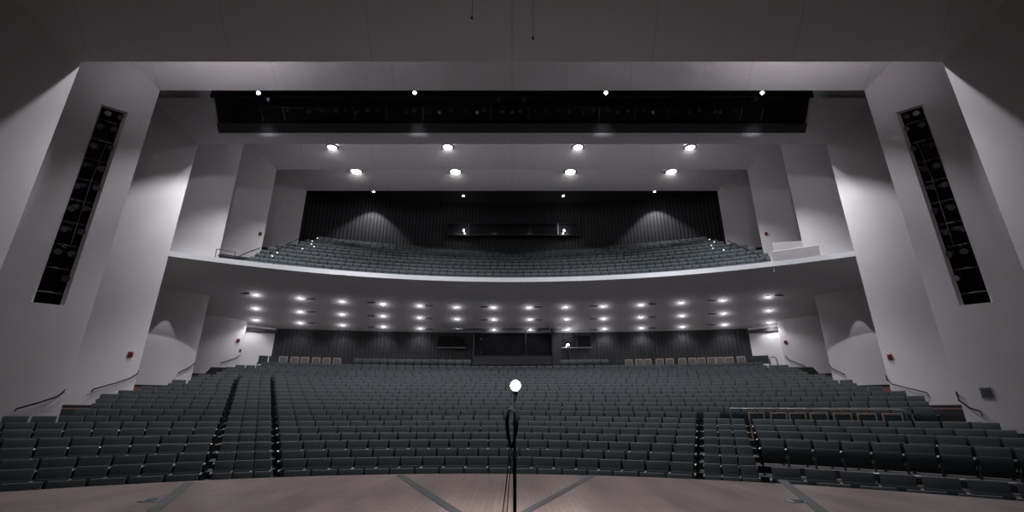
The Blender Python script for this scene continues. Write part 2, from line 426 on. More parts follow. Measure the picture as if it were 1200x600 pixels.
# upper seating terraces
BROW = [324, 320, 316, 312, 308, 304.5, 301.3, 298.3, 295.7, 293.4, 291.3]
def b_c(j): return 28.75 + 0.85 * j
def b_R(j): return 36 + 8 * j / 10
def b_top(j): return ray(600, BROW[j])[1] * b_c(j) + EYE
def b_y(j, X): return b_c(j) - sag(b_R(j), X)
BXL = [283, 290, 297, 303, 312, 322, 336, 350, 357, 368, 371]
def b_xe(j):
    az = -ray(BXL[j], BROW[j] - 6)[0]; lo, hi = 0.0, 22.0
    for _ in range(40):
        m = (lo + hi) / 2
        if m / b_y(j, m) < az: lo = m
        else: hi = m
    return lo
xs2 = fr(-22, 22, 176)
def b_z(j, x):
    t = max(0.0, min(1.0, (abs(x) - b_xe(j) - 0.3) / 0.4)); return max(b_top(0) - SH, b_top(j) - SH - 0.8 * t)
lines = [[(x, bal(28.5, x), b_z(0, x)) for x in xs2]]
for j in range(11):
    lines.append([(x, b_y(j, x) + 0.32, b_z(j, x)) for x in xs2])
    if j < 10: lines.append([(x, b_y(j, x) + 0.32, b_z(j + 1, x)) for x in xs2])
lines.append([(x, 41.0 - sag(60, x), b_z(10, x)) for x in xs2])
mb = MB(); n = len(xs2)
mb.add([p for l in lines for p in l], [(i * n + j, i * n + j + 1, (i + 1) * n + j + 1, (i + 1) * n + j) for i in range(len(lines) - 1) for j in range(n - 1)])
struct(mb.build('floor', M['floor']), 'dark stepped balcony floor')

# rear walls
def arcwall(name, Yc, R, x0, x1, z0, z1, m, label, n=50):
    xs = fr(x0, x1, n)
    mb = sheet(xs, [z0, z1], lambda x, z: (x, Yc - sag(R, x), z), back=lambda x, z: (x, Yc - sag(R, x) + 0.2, z))
    return struct(mb.build(name, m, smooth='auto'), label)
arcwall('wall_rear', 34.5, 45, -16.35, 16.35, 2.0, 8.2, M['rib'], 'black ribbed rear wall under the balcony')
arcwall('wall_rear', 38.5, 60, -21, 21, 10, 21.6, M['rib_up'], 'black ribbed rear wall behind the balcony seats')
# low dark ceiling behind the last scoop
mb = sheet(fr(-21, 21, 20), [33.5, 38.8], lambda x, y: (x, y, 18.55 + EYE + 0.02), back=lambda x, y: (x, y, 18.55 + EYE + 0.2))
struct(mb.build('ceiling', M['black']), 'dark ceiling over the back of the balcony')
for sg, side in ((-1, 'left'), (1, 'right')):
    p0, p1 = Vector((sg * 16.35, 34.5 - sag(45, 16.35))), Vector((sg * 20.5, 28.3))
    mb = MB()
    d = (p1 - p0).normalized(); nn = Vector((d.y, -d.x)); nn = nn if nn.y < 0 else -nn
    v = [(p.x, p.y, z) for z in (2.0, 8.0) for p in (p0, p1)]; v += [(p[0] - nn.x * 0.2, p[1] - nn.y * 0.2, p[2]) for p in v]
    mb.add(v, [(0, 1, 3, 2), (4, 6, 7, 5), (0, 4, 5, 1), (2, 3, 7, 6), (0, 2, 6, 4), (1, 5, 7, 3)])
    struct(mb.build('wall_' + side, M['wall']), 'plain grey side wall at the rear corner under the balcony')
    c = p0 + d * 1.9 + nn * 0.06; ang = math.atan2(d.y, d.x)
    zb = ray(600 - 290, 386)[1] * 30.5 + EYE
    trim(MB().box((c.x, c.y, zb), (4.0, 0.12, 0.22), Matrix.Rotation(ang, 3, 'Z')), M['vent'], 'dark track along the rear corner wall')
    # baseboards and wooden plinths below each fin
    for k, zb in (('B', -0.68 + EYE), ('C', 0.29 + EYE), ('D', 0.055 * 25.3 + EYE), ('E', 2.27 + EYE)):
        for (z0, z1, m, off, lab) in ((zb - 0.02, zb + 0.10, M['base'], 0.03, 'dark baseboard along the side wall fin'), (zb - 1.3, zb - 0.02, M['redwood'], 0.035, 'red wood plinth under the side wall fin')):
            def fb(s, z, off=off, k=k, sg=sg):
                x, y = fin_xy(k, s); dd = 0.6 + 0.7 * s; n_ = Vector((-1, -dd)).normalized(); return (sg * (x + n_.x * off), y + n_.y * off, z)
            mb = sheet(fr(0.62, 2.4, 12), [z0, z1], fb, back=lambda s, z, fb=fb: fb(s, z, -0.02))
            trim(mb, m, lab)

# ------------------------------------------------------------------ seats
def slab(prof_pts, w, bulge=0.0, nx=6):
    """profile (y,z) loop swept over width w, front bulging outward"""
    mb = MB(); n = len(prof_pts)
    for i in range(nx + 1):
        t = -1 + 2 * i / nx
        for (y, z) in prof_pts: mb.v.append((t * w / 2, y - bulge * (1 - t * t), z))
    for i in range(nx):
        for k in range(n): mb.f.append((i * n + k, i * n + (k + 1) % n, (i + 1) * n + (k + 1) % n, (i + 1) * n + k))
    mb.f.append(tuple(range(n))[::-1]); mb.f.append(tuple(range(nx * n, (nx + 1) * n))); mb.mi = [0] * len(mb.f)
    return mb
BACKP = [(0.02, 0.36), (-0.03, 0.40), (-0.045, 0.50), (0.0, 0.66), (0.06, 0.82), (0.085, 0.855), (0.12, 0.86), (0.145, 0.83), (0.10, 0.60), (0.06, 0.38)]
PANP = [(-0.09, 0.36), (-0.17, 0.38), (-0.20, 0.50), (-0.175, 0.66), (-0.145, 0.69), (-0.11, 0.67), (-0.085, 0.52)]
me_back = slab(BACKP, 0.485, 0.015).mesh('backrest', M['fabric'], smooth='auto')
me_pan = slab(PANP, 0.46, 0.01).mesh('seat', M['pan'], smooth='auto')
me_arm = MB().box((0, -0.10, 0.635), (0.05, 0.30, 0.035)).mesh('armrest', M['arm'], bevel=0.012)
me_cap = MB().sphere((0, -0.255, 0.63), 0.026, 8, 6).mesh('end_cap', M['cap'], smooth=True)
me_leg = MB().box((0, 0.0, 0.31), (0.035, 0.16, 0.62)).box((0, 0.0, 0.012), (0.07, 0.26, 0.024)).mesh('leg', M['steel'])
def mk(me, name, parent, loc=(0, 0, 0)):
    o = bpy.data.objects.new(name, me); COL.objects.link(o); o.parent = parent; o.location = loc; return o
proto = empty('theatre_seat')
mk(me_back, 'backrest', proto); mk(me_pan, 'seat', proto)
a_ = mk(me_arm, 'armrest', proto, (-0.27, 0, 0)); mk(me_cap, 'end_cap', a_); mk(me_leg, 'leg', proto, (-0.27, 0, 0))

# layout of the main floor
def row_X_at(k, az):                         # X where a row crosses an azimuth
    lo, hi = 0.0, 26.0; A = abs(az)
    for _ in range(50):
        m = (lo + hi) / 2
        y = row_xy(k, math.copysign(m, az))
        if y > 0 and m / y < A: lo = m
        else: hi = m
    return lo if az > 0 else -lo
XL = {9: 96, 10: 114, 11: 118, 12: 121, 13: 141, 14: 167, 15: 196, 16: 200, 17: 223, 18: 230, 19: 251, 20: 257, 21: 261, 22: 272, 23: 302, 24: 412}
def drop(k, x):
    xe = abs(row_X_at(k, ray(XL[k], 445)[0])) + 0.35 if k in XL and k < 23 else (16.0 if k < 9 else 18.2)
    t = max(0.0, min(1.0, (abs(x) - xe) / 0.4)); return 0.65 * t if k > 8 else 0.0
# stepped terraces: each row stands on a level strip, the riser just behind it
mb = MB(); xs = fr(-21, 21, 105); prev = None; lines = []
lines.append([(x, row_xy(1, x) - 1.6, rows_z[1] + tilt(1, x)) for x in xs])
for k in ks:
    z = rows_z[k]; bk = 0.34
    lines.append([(x, row_xy(k, x) + bk, z + tilt(k, x) - drop(k, x)) for x in xs])
    if k < 24: lines.append([(x, row_xy(k, x) + bk, rows_z[k + 1] + tilt(k + 1, x) - drop(k + 1, x)) for x in xs])
lines.append([(x, 38.0 - sag(55, x), rows_z[24]) for x in xs])
v = [p for l in lines for p in l]; n = len(xs); f = []
for i in range(len(lines) - 1):
    for j in range(n - 1): f.append((i * n + j, i * n + j + 1, (i + 1) * n + j + 1, (i + 1) * n + j))
mb.add(v, f); o = mb.build('floor', M['floor']); struct(o, 'dark stepped house floor')

PITCHX = 0.54
def phi(k, X): R = row_R(k); return math.asin(max(-0.8, min(0.8, X / R)))
def arclen_fill(k, x0, x1, R=None, pitch=PITCHX, yfun=None, force=0):
    """seat centres between x0 and x1 along the row"""
    n_ = 400; xs_ = fr(x0, x1, n_); L = [0]
    for a, b in zip(xs_, xs_[1:]):
        L.append(L[-1] + math.hypot(b - a, yfun(b) - yfun(a)))
    cnt = force or max(1, int(L[-1] / pitch + 0.12)); out = []; stp = L[-1] / cnt
    for i in range(cnt):
        t = (i + 0.5) * stp; j = next(j for j in range(1, n_ + 1) if L[j] >= t)
        x = xs_[j - 1] + (xs_[j] - xs_[j - 1]) * (t - L[j - 1]) / max(1e-9, L[j] - L[j - 1])
        dx = 0.02; out.append((x, yfun(x), math.atan2(yfun(x + dx) - yfun(x - dx), 2 * dx), stp))
    return out
def lerp(a, b, t): return a + (b - a) * t
def row_X_line(k, p, q):
    def g(X):
        Y = row_xy(k, X); z = rows_z[k] + SH + tilt(k, X) - EYE
        d = Y * CP + z * SP; px = 600 + F * X / d; py = 300 - F * (z * CP - Y * SP) / d
        return px - (p[0] + (q[0] - p[0]) * (py - p[1]) / (q[1] - p[1]))
    lo, hi = -14.0, 14.0
    for _ in range(50):
        m = (lo + hi) / 2
        if g(m) < 0: lo = m
        else: hi = m
    return lo
seats = []                                   # (x, y, z, rot, row, block, index, count)
for k in range(1, 25):
    py = ROWY[k - 1]; yf = lambda x, k=k: row_xy(k, x)
    t = (k - 1) / 17.0
    g = 0.09
    xl1, xl2 = row_X_line(k, (238, 562), (277, 445)), row_X_line(k, (326, 558), (320, 450))
    xr1, xr2 = row_X_line(k, (818, 560), (820, 480)), row_X_line(k, (900, 565), (875, 485))
    if k in XL: xe = row_X_at(k, ray(XL[k], 445)[0]); xw = row_X_at(k, -ray(XL[k], 445)[0])
    else: xe = row_X_at(k, -1.12) if k < 8 else row_X_at(k, -1.06); xw = row_X_at(k, {6: 1.07, 7: 1.04, 8: 1.01}.get(k, 1.10))
    if k <= 8: xe = max(xe, -14.9); xw = min(xw, 14.9)
    blocks = []
    if k <= 18:
        blocks += [('LL', xe, xl1 - g), ('L3', xl1 + g, xl2 - g)]; cl = xl2 + g
    else: cl = xe
    if k <= 8: blocks += [('C', cl, xr1 - g), ('R3', xr1 + g, xr2 - g), ('RR', xr2 + g, xw)]
    elif k == 9: blocks += [('C', cl, xr1 - g), ('R3', xr1 + g, xr1 + g + 0.56)]
    elif k == 24: blocks += [('C', xe, row_X_at(k, ray(552, 425)[0])), ('R3', row_X_at(k, ray(657, 425)[0]), row_X_at(k, ray(714, 425)[0]))]
    else: blocks += [('C', cl, xw)]
    if k in (3, 4): blocks = [b for b in blocks if b[0] != 'RR']
    for bn, x0, x1 in blocks:
        pitch = 0.60 if (bn == 'RR' and k <= 2) else PITCHX
        
        c = arclen_fill(k, x0, x1, pitch=pitch, yfun=yf, force=3 if (bn == 'L3' or (bn == 'R3' and k <= 8)) else 0)
        for i, (x, y, r, stp) in enumerate(c): seats.append((x, y, rows_z[k] + tilt(k, x), r, k, bn, i, len(c), stp))
def inview(s):
    x, y, z = s[0], s[1], s[2] + 0.75 - EYE
    d = y * CP + z * SP; u = 600 + F * x / d
    return -12 < u < 1212
near = sorted([s for s in seats if inview(s)], key=lambda s: math.hypot(s[0], s[1]))[:300]
nearset = set(id(s) for s in near)
near.sort(key=lambda s: (s[4], s[0]))
def seat_label(s):
    k, bn, i, n = s[4], s[5], s[6], s[7]; rw = ORD[k] + ' row'
    st = 'green tip-up seat, %s from stage, ' % rw
    if bn == 'LL': return st + '%s left of the outer left aisle' % ORD[n - i]
    if bn == 'L3': return st + '%s from the left in the narrow left block' % ORD[i + 1]
    if bn == 'C':
        if i < n / 2: return st + '%s right of the inner left aisle' % ORD[i + 1]
        return st + '%s left of the inner right aisle' % ORD[n - i]
    if bn == 'R3': return st + '%s from the left in the narrow right block' % ORD[i + 1]
    return st + '%s right of the outer right aisle' % ORD[i + 1]
first = True
for s in near:
    o = proto if first else copy_tree(proto); first = False
    o.location = (s[0], s[1], s[2]); o.rotation_euler = (0, 0, s[3]); o.scale = (min(1.08, s[8] / PITCHX), 1, 1)
    tag(o, seat_label(s), 'theatre seat', 'tip-up seats of the front rows')
    if s[6] == s[7] - 1:                      # closing armrest at the right end of a run
        a_ = mk(me_arm, 'armrest', o, (0.27, 0, 0)); mk(me_cap, 'end_cap', a_); mk(me_leg, 'leg', o, (0.27, 0, 0))
# the many seats behind, and the balcony's
mass = MB(); mass_mats = [M['fabric'], M['pan'], M['steel'], M['arm'], M['cap']]
lb = slab([(-0.03, 0.36), (-0.04, 0.52), (0.05, 0.80), (0.08, 0.855), (0.12, 0.86), (0.145, 0.83), (0.06, 0.38)], 0.485, 0.012, 3)
lp = slab([(-0.09, 0.36), (-0.18, 0.40), (-0.19, 0.60), (-0.15, 0.69), (-0.10, 0.66)], 0.46, 0.0, 1)
def add_far(x, y, z, r, end=False, w=1.0):
    c, s_ = math.cos(r), math.sin(r)
    def put(src, mi):
        n = len(mass.v); mass.v += [(x + a * w * c - b * s_, y + a * w * s_ + b * c, z + e) for a, b, e in src.v]
        mass.f += [tuple(i + n for i in q) for q in src.f]; mass.mi += [mi] * len(src.f)
    put(lb, 0); put(lp, 1)
    for off in ((-0.27, 0.27) if end else (-0.27,)):
        put(MB().box((off, -0.10, 0.63), (0.05, 0.30, 0.035)), 3)
        put(MB().box((off, 0.0, 0.31), (0.035, 0.14, 0.62)), 2)
        if random.random() < 0.35: put(MB().box((off, -0.255, 0.63), (0.035, 0.02, 0.035)), 4)
for s in seats:
    if id(s) not in nearset: add_far(s[0], s[1], s[2], s[3], s[6] == s[7] - 1, min(1.08, s[8] / PITCHX))
BXL = [283, 290, 297, 303, 312, 322, 336, 350, 357, 368, 371]
for j in range(11):
    yf = lambda x, j=j: b_y(j, x)
    def bx(az, yf=yf):
        lo, hi = 0.0, 22.0
        for _ in range(40):
            m = (lo + hi) / 2
            if m / yf(m) < az: lo = m
            else: hi = m
        return lo
    X0 = bx(-ray(BXL[j], BROW[j] - 6)[0])
    for i, (x, y, r, stp) in enumerate(arclen_fill(j, -X0, X0, pitch=0.52, yfun=yf)):
        add_far(x, y, b_top(j) - SH, r, False, stp / PITCHX)
o = mass.build('theatre_seats', mass_mats, smooth='auto')
tag(o, 'dark green tip-up seats filling the further rows and the balcony', 'theatre seats', None, 'stuff')

# ------------------------------------------------------------------ loose chairs
def make_chair(name, frame, fab, w=0.46, h=0.84):
    r = empty(name)
    bk = MB()
    for sx in (-1, 1): bk.box((sx * (w / 2 - 0.02), 0.20, h / 2 + 0.2), (0.04, 0.045, h - 0.40))
    bk.box((0, 0.20, h - 0.02), (w, 0.045, 0.05)); bk.build('back_frame', frame, r, bevel=0.006)
    slab([(0.17, 0.48), (0.165, 0.64), (0.18, h - 0.05), (0.225, h - 0.05), (0.225, 0.48)], w - 0.08, 0.01, 3).build('backrest', fab, r, smooth='auto')
    MB().box((0, -0.02, 0.44), (w, 0.44, 0.07)).build('seat', fab, r, bevel=0.02)
    for sx in (-1, 1):
        for y in (-0.2, 0.2): MB().box((sx * (w / 2 - 0.02), y, 0.205), (0.035, 0.035, 0.41)).build('leg', frame, r)
    return r
def copy_or(proto_list, maker):
    if not proto_list: proto_list.append(maker()); return proto_list[0]
    return copy_tree(proto_list[0])
pl_t = []; rear_left = [(331.5, 'tan'), (345, 'tan'), (357, 'tan'), (370.5, 'tan'), (382.5, 'tan'), (395, 'tan')]
def rear_spot(px): 
    a = ray(px, 420)[0]; yf = lambda X: 33.0 - sag(48, X)
    lo, hi = 0.0, 20.0
    for _ in range(40):
        m = (lo + hi) / 2
        if m / yf(m) < abs(a): lo = m
        else: hi = m
    X = math.copysign(lo, a); return X, yf(X), math.asin(-X / 48)
for side, pxs in (('left', [331.5, 345, 357, 370.5, 382.5, 395]), ('right', [737, 749, 759, 773, 785, 799.5, 811.5, 822, 834, 844, 855, 869])):
    for i, px in enumerate(pxs):
        o = copy_or(pl_t, lambda: make_chair('banquet_chair', M['tan'], M['tanfab'], 0.50, 0.93))
        X, Y, r = rear_spot(px); o.location = (X, Y, rows_z[24]); o.rotation_euler = (0, 0, r)
        tag(o, 'tan framed chair at the %s rear under the balcony, %s from left' % (side, ORD[i + 1]), 'chair', 'tan chairs along the rear wall')
pl_d = []
for i, px in enumerate([308, 320, 885, 896]):
    o = copy_or(pl_d, lambda: make_chair('stacking_chair', M['steel'], M['fabric'], 0.54, 0.93))
    X, Y, r = rear_spot(px); o.location = (X, Y, rows_z[24]); o.rotation_euler = (0, 0, r)
    tag(o, 'dark chair in the %s rear corner, %s one of its pair' % (('left', 'left', 'right', 'right')[i], ('left', 'right')[i % 2]), 'chair', 'dark chairs in the rear corners')
pl_w = []
WP = [886, 912, 934, 959, 986.5, 1015, 1045]
for i, px in enumerate(WP):
    o = copy_or(pl_w, lambda: make_chair('wooden_armchair', M['tan'], M['fabric'], 0.50, 0.88))
    a = ray(px, 484)[0]; X = row_X_at(9, a); o.location = (X, row_xy(9, X) - 0.02, rows_z[9] + tilt(9, X)); o.rotation_euler = (0, 0, math.atan2(row_xy(9, X + .02) - row_xy(9, X - .02), 0.04))
    tag(o, 'wood framed loose chair in the gap row on the right, %s from the left' % ORD[i + 1], 'chair', 'loose wooden chairs in the right gap row')

# ------------------------------------------------------------------ rails
def rail_thing(name, pts, r, m, label, cat, posts=()):
    """posts: list of (top, foot) pairs"""
    e = empty(name, pts[0]); base = Vector(pts[0])
    MB().tube([Vector(p) - base for p in pts], r).build('rail', m, e, smooth='auto')
    for a, b in posts: MB().tube([Vector(a) - base, Vector(b) - base], r * 0.8).build('post', m, e, smooth='auto')
    tag(e, label, cat); return e
HR = {'left': [('B', [(18, 482), (20, 479), (45, 472), (66, 465), (74, 459), (75, 456)]), ('C', [(107, 459), (110, 456), (135, 449), (152, 443), (160, 438), (161, 434)]),
               ('D', [(208, 437), (212, 435), (222, 430), (228, 425)]), ('E', [(258, 425), (262, 424), (275, 420), (281, 416)])]}
HR['right'] = [('B', [(1152, 487), (1149, 482), (1137, 478), (1125, 469), (1121, 463), (1121, 459)]), ('C', [(1088, 463), (1086, 460), (1065, 455), (1046, 450), (1040, 445), (1039, 440)]),
               ('D', [(991, 439), (987, 437), (976, 432), (971, 427)]), ('E', [(945, 430), (941, 428), (926, 422), (921, 417)])]
NM = {'B': 'nearest', 'C': 'second', 'D': 'third', 'E': 'rearmost'}
for side in HR:
    for k, pp in HR[side]:
        pts = [on_fin(k, x, y, 0.10) for x, y in pp]
        br = []
        for q in (1, -2):
            x, y = pp[q]; br.append((pts[q], on_fin(k, x, y, 0.0)))
        rail_thing('handrail', pts, 0.028, M['rail'], 'dark handrail on the %s wall fin of the %s side' % (NM[k], side), 'handrail', br)
# straight rails in the right seating section
def rowpt(k, px, dz, dy=0.0):
    a = ray(px, ROWY[k - 1])[0]; X = row_X_at(k, a); return Vector((X, row_xy(k, X) + dy, rows_z[k] + tilt(k, X) + dz))
pts = [rowpt(9, x, 1.0, 0.42) for x in range(862, 1072, 15)] + [rowpt(9, 1074, 0.98, 0.42), rowpt(9, 1080, 0.85, 0.40), rowpt(9, 1082, 0.45, 0.38)]
ps = [(p, Vector((p.x, p.y, rows_z[9] + tilt(9, p.x)))) for p in (pts[0], pts[4], pts[9], pts[-3])]
rail_thing('guard_rail', pts, 0.022, M['brightrail'], 'long steel guard rail above the loose wooden chairs on the right', 'rail', ps)
pts = [rowpt(3, x, 0.66, -0.1) for x in range(976, 1215, 24)]
ps = [(p, Vector((p.x, p.y, rows_z[3] + tilt(3, p.x)))) for p in (pts[0], pts[5], pts[-1])]
rail_thing('guard_rail', pts, 0.022, M['brightrail'], 'low steel rail in the empty third row on the right', 'rail', ps)
# balcony rails
def balpt(px, py, q):
    a, t = ray(px, py); lo, hi = 0.0, 22.0
    for _ in range(40):
        m = (lo + hi) / 2
        if m / bal(q, m) < abs(a): lo = m
        else: hi = m
    y = bal(q, lo); return Vector((math.copysign(lo, a), y, t * y + EYE))
A_, B_ = balpt(254, 292, 28.5), balpt(276, 295, 28.5)
zf = 8.9
e = rail_thing('balcony_guard_rail', [A_ + Vector((0, 0, -0.0)), B_], 0.025, M['rail'], 'dark rectangular rail on the left end of the balcony', 'rail', [(A_, Vector((A_.x, A_.y, zf))), (B_, Vector((B_.x, B_.y, zf)))])
C_, D_ = balpt(254, 299, 28.5), balpt(276, 301, 28.5)
MB().tube([C_ - A_, D_ - A_], 0.02).build('rail', M['rail'], e, smooth='auto')
for lab, pts in (('lower left', [(277, 302), (285, 298), (295, 294), (304, 291)]), ('lower right', [(897, 303), (893, 297), (880, 297)])):
    P = [balpt(x, y, 28.9 + i * 0.45) for i, (x, y) in enumerate(pts)]
    rail_thing('handrail', P, 0.035, M['rail'], 'dark sloping handrail beside the %s end of the balcony' % lab, 'handrail', [(P[0], P[0] - Vector((0, 0, 0.9)))])
for lab, pts in (('upper left', [(310, 299), (322, 293), (336, 286), (350, 280)]), ('upper right', [(888, 298), (880, 294), (866, 288), (853, 282)])):
    P = [balpt(x, y, 30.6 + i * 1.2) for i, (x, y) in enumerate(pts)]
    rail_thing('handrail', P, 0.04, M['rail'], 'long dark handrail climbing the %s balcony steps' % lab, 'handrail', [(P[0], P[0] - Vector((0, 0, 0.9))), (P[2], P[2] - Vector((0, 0, 0.9)))])
# loop rails in the right and left rear corner
for px, side in ((907, 'right'), (298, 'left')):
    a = ray(px, 425)[0]; Y = 28.6; X = a * Y
    zt = ray(px, 418.5)[1] * Y + EYE; zb = zt - 0.95
    pts = [(X - 0.22, Y, zb), (X - 0.22, Y, zt - 0.12), (X - 0.12, Y, zt), (X + 0.10, Y, zt), (X + 0.2, Y, zt - 0.12), (X + 0.26, Y, zb)]
    if side == 'right': rail_thing('step_rail', pts, 0.025, M['rail'], 'small looped step rail in the right rear corner', 'rail')

# box on the right end of the balcony
def rimpt(X, q): return Vector((X, bal(q, X), 0))
bx = empty('balcony_box', (15.1, bal(28.05, 15.1), RIMZ)); b0 = Vector(bx.location)
def panel(name, P, Q, z0, z1, lean=0.0, th=0.07):
    P, Q = Vector(P), Vector(Q); d = (Q - P); d.z = 0; n_ = Vector((d.y, -d.x, 0)).normalized()
    if n_.y > 0: n_ = -n_
    v = []
    for off in (0, -th):
        for (p, z) in ((P, z0), (Q, z0), (Q, z1), (P, z1)):
            v.append(Vector((p.x, p.y, z)) + n_ * (off + (lean if z == z1 else 0)) - b0)
    mb = MB().add(v, [(0, 1, 2, 3), (7, 6, 5, 4), (0, 4, 5, 1), (1, 5, 6, 2), (2, 6, 7, 3), (3, 7, 4, 0)])
    return mb.build(name, M['wall'], bx)
fp0, fp1 = rimpt(15.0, 28.02), rimpt(17.05, 28.02)
panel('front_panel', fp0, fp1, RIMZ + 0.002, EYE + 8.84, 0.12)
bp0, bp1 = Vector((16.55, 27.0, 0)), Vector((18.55, 26.62, 0))
panel('back_panel', bp0, bp1, 8.9, EYE + 0.382 * 27.0)
panel('side_panel', fp0 + Vector((0.02, 0.1, 0)), bp0, 8.9, EYE + 8.86)
MB().box((fp0 + fp1) / 2 + Vector((0, -0.06, EYE + 8.86)) - b0, ((fp1 - fp0).length + 0.05, 0.14, 0.05), Matrix.Rotation(math.atan2((fp1 - fp0).y, (fp1 - fp0).x), 3, 'Z')).build('top_trim', M['white'], bx)
tag(bx, 'white panelled box on the right end of the balcony', 'balcony box')

# ------------------------------------------------------------------ wall fittings
def alarm(k, px, py, label):
    p = on_fin(k, px, py, 0.0); r = empty('fire_alarm', p, (0, 0, fin_rot(k, px, py)))
    MB().box((0, -0.03, 0), (0.20, 0.06, 0.22)).build('body', M['alarm'], r, bevel=0.012)
    MB().box((0, -0.075, 0.0), (0.09, 0.03, 0.16)).build('strobe', M['base'], r, bevel=0.008)
    tag(r, label, 'fire alarm', 'red fire alarms on the side walls')
alarm('C', 153, 415, 'red fire alarm on the second fin of the left wall')
alarm('E', 279, 399, 'red fire alarm on the left wall under the balcony')
alarm('E', 305, 274, 'red fire alarm on the left wall above the balcony')
alarm('C', 1043, 418, 'red fire alarm on the second fin of the right wall')
alarm('E', 921, 401, 'red fire alarm on the right wall under the balcony')
alarm('E', 898, 274, 'red fire alarm on the right wall above the balcony')
def wplate(k, px, py, w, h, m, name, label, cat):
    p = on_fin(k, px, py, 0.0); r = empty(name, p, (0, 0, fin_rot(k, px, py)))
    MB().box((0, -0.015, 0), (w, 0.03, h)).build('plate', m, r, bevel=0.006)
    for i in range(4): MB().box((0, -0.034, -h * 0.3 + i * h * 0.2), (w * 0.8, 0.01, h * 0.07)).build('slat', M['steel'], r)
    tag(r, label, cat)
wplate('B', 1156, 460, 0.30, 0.34, M['plate'], 'wall_grille', 'square grey grille low on the right wall beside the handrail', 'grille')
wplate('E', 962, 385, 0.14, 0.12, M['steel'], 'wall_speaker', 'tiny black speaker on the right wall under the balcony', 'speaker') if False else None
wplate('C', 1119, 442, 0.10, 0.26, M['base'], 'switch_plate', 'narrow dark switch plate at the edge of the second right fin', 'switch')
wplate('E', 281.5, 411, 0.10, 0.18, M['base'], 'switch_plate', 'small dark switch plate on the left wall under the balcony', 'switch')

# ------------------------------------------------------------------ ceiling and soffit lights
def can_light(loc, label, cat, group, r=0.13, lampmat='lamp', power=0, target=None, half=50, blend=0.15, name='ceiling_downlight', tilt=None, drop=0.02, blade=0):
    e = empty(name, loc)
    n = 16
    ring = MB()
    for (r0, z0, r1, z1) in ((r * 1.25, 0, r * 1.25, -drop), (r * 1.25, -drop, r, -drop), (r, -drop, r * 0.95, 0.06)):
        base = len(ring.v)
        for k in range(n):
            a = 2 * math.pi * k / n; ring.v += [(r0 * math.cos(a), r0 * math.sin(a), z0), (r1 * math.cos(a), r1 * math.sin(a), z1)]
        for k in range(n): ring.f.append((base + 2 * k, base + 2 * ((k + 1) % n), base + 2 * ((k + 1) % n) + 1, base + 2 * k + 1)); ring.mi.append(0)
    ring.build('housing', M['plate'], e, smooth='auto')
    MB().sphere((0, 0, -drop * 0.3), r * 0.92, 12, 6, sz=0.45).build('bulb', M[lampmat], e, smooth=True)
    if power: spot('spot', Vector(loc) + Vector((0, 0, -drop - 0.08)), target or (loc[0], loc[1], 0), power, half, blend, 0.08, parent=e)
    tag(e, label, cat, group); return e
ROWS_L = [
 ('front', 345, [(300, 345), (352, 349), (401, 353), (449, 356), (492, 358), (535, 359.5), (578, 360), (620, 360), (663, 359.5), (707, 358.5), (751, 357), (798, 354.5), (847, 351.5), (900, 347.5)]),
 ('middle', 361, [(300, 361), (352, 365), (401, 368), (449, 370), (492, 372), (535.5, 373.5), (578.5, 374), (621, 374), (664, 373.5), (707.5, 373), (751, 371.5), (799, 369.5), (848, 367), (901, 363.5)]),
 ('rear', 374, [(300, 374.5), (352, 378), (401.5, 380.5), (449.5, 382.5), (492.5, 384.5), (579, 386), (621.5, 386), (665, 386), (708, 385), (751.5, 384), (799.5, 382.5), (849, 380), (902, 377.5)])]
def on_soffit(px, py):
    a, t = ray(px, py); lo, hi = 15.0, 45.0
    # march to the soffit surface
    Y = 20.0
    while Y < 40:
        X = a * Y; z = t * Y + EYE; q = Y + sag(RB, X)
        if q > 28.1 and z >= sof_z(q): break
        Y += 0.01
    return Vector((a * Y, Y, sof_z(Y + sag(RB, a * Y))))
for rn, _, L in ROWS_L:
    for i, (px, py) in enumerate(L):
        p = on_soffit(px, py)
        e_ = can_light(p, 'lit downlight in the %s line of the balcony soffit, %s from the left' % (rn, ORD[i + 1]), 'downlight', 'downlights under the balcony', r=0.085, power=P_SOFF, half=62, blend=0.6)
        point('soffit_fill', p + Vector((0, 0, -0.22)), 4, 0.08, parent=e_)  # added point below each downlight, brightens the soffit around it
VX = [(343, 365), (287, 0), (364.5, 350), (435, 354.5), (503, 358), (567.5, 359.7), (631, 359.7), (695.5, 358.5), (764.5, 356), (834, 352), (913, 346)]
for r_, dy in enumerate((0, 15, 27.5)):
    for i, (px, py) in enumerate([(288, 344)] + VX[2:]):
        if r_ and i in (0, 9): continue
        s_ = (1.0, 0.975, 0.955)[r_] if False else 1.0
        p = on_soffit(px, py + dy * (1.0 if abs(px - 600) < 150 else 1.03)); o = empty('air_vent', p)
        MB().box((0, 0, -0.015), (0.50, 0.14, 0.03)).build('frame', M['vent'], o, bevel=0.004)
        MB().box((0, 0, -0.034), (0.40, 0.05, 0.01)).build('slot', M['black'], o)
        tag(o, 'dark slot vent in the %s line of the soffit, %s from the left' % (('front', 'middle', 'rear')[r_], ORD[i + 1]), 'vent', 'slot vents under the balcony')

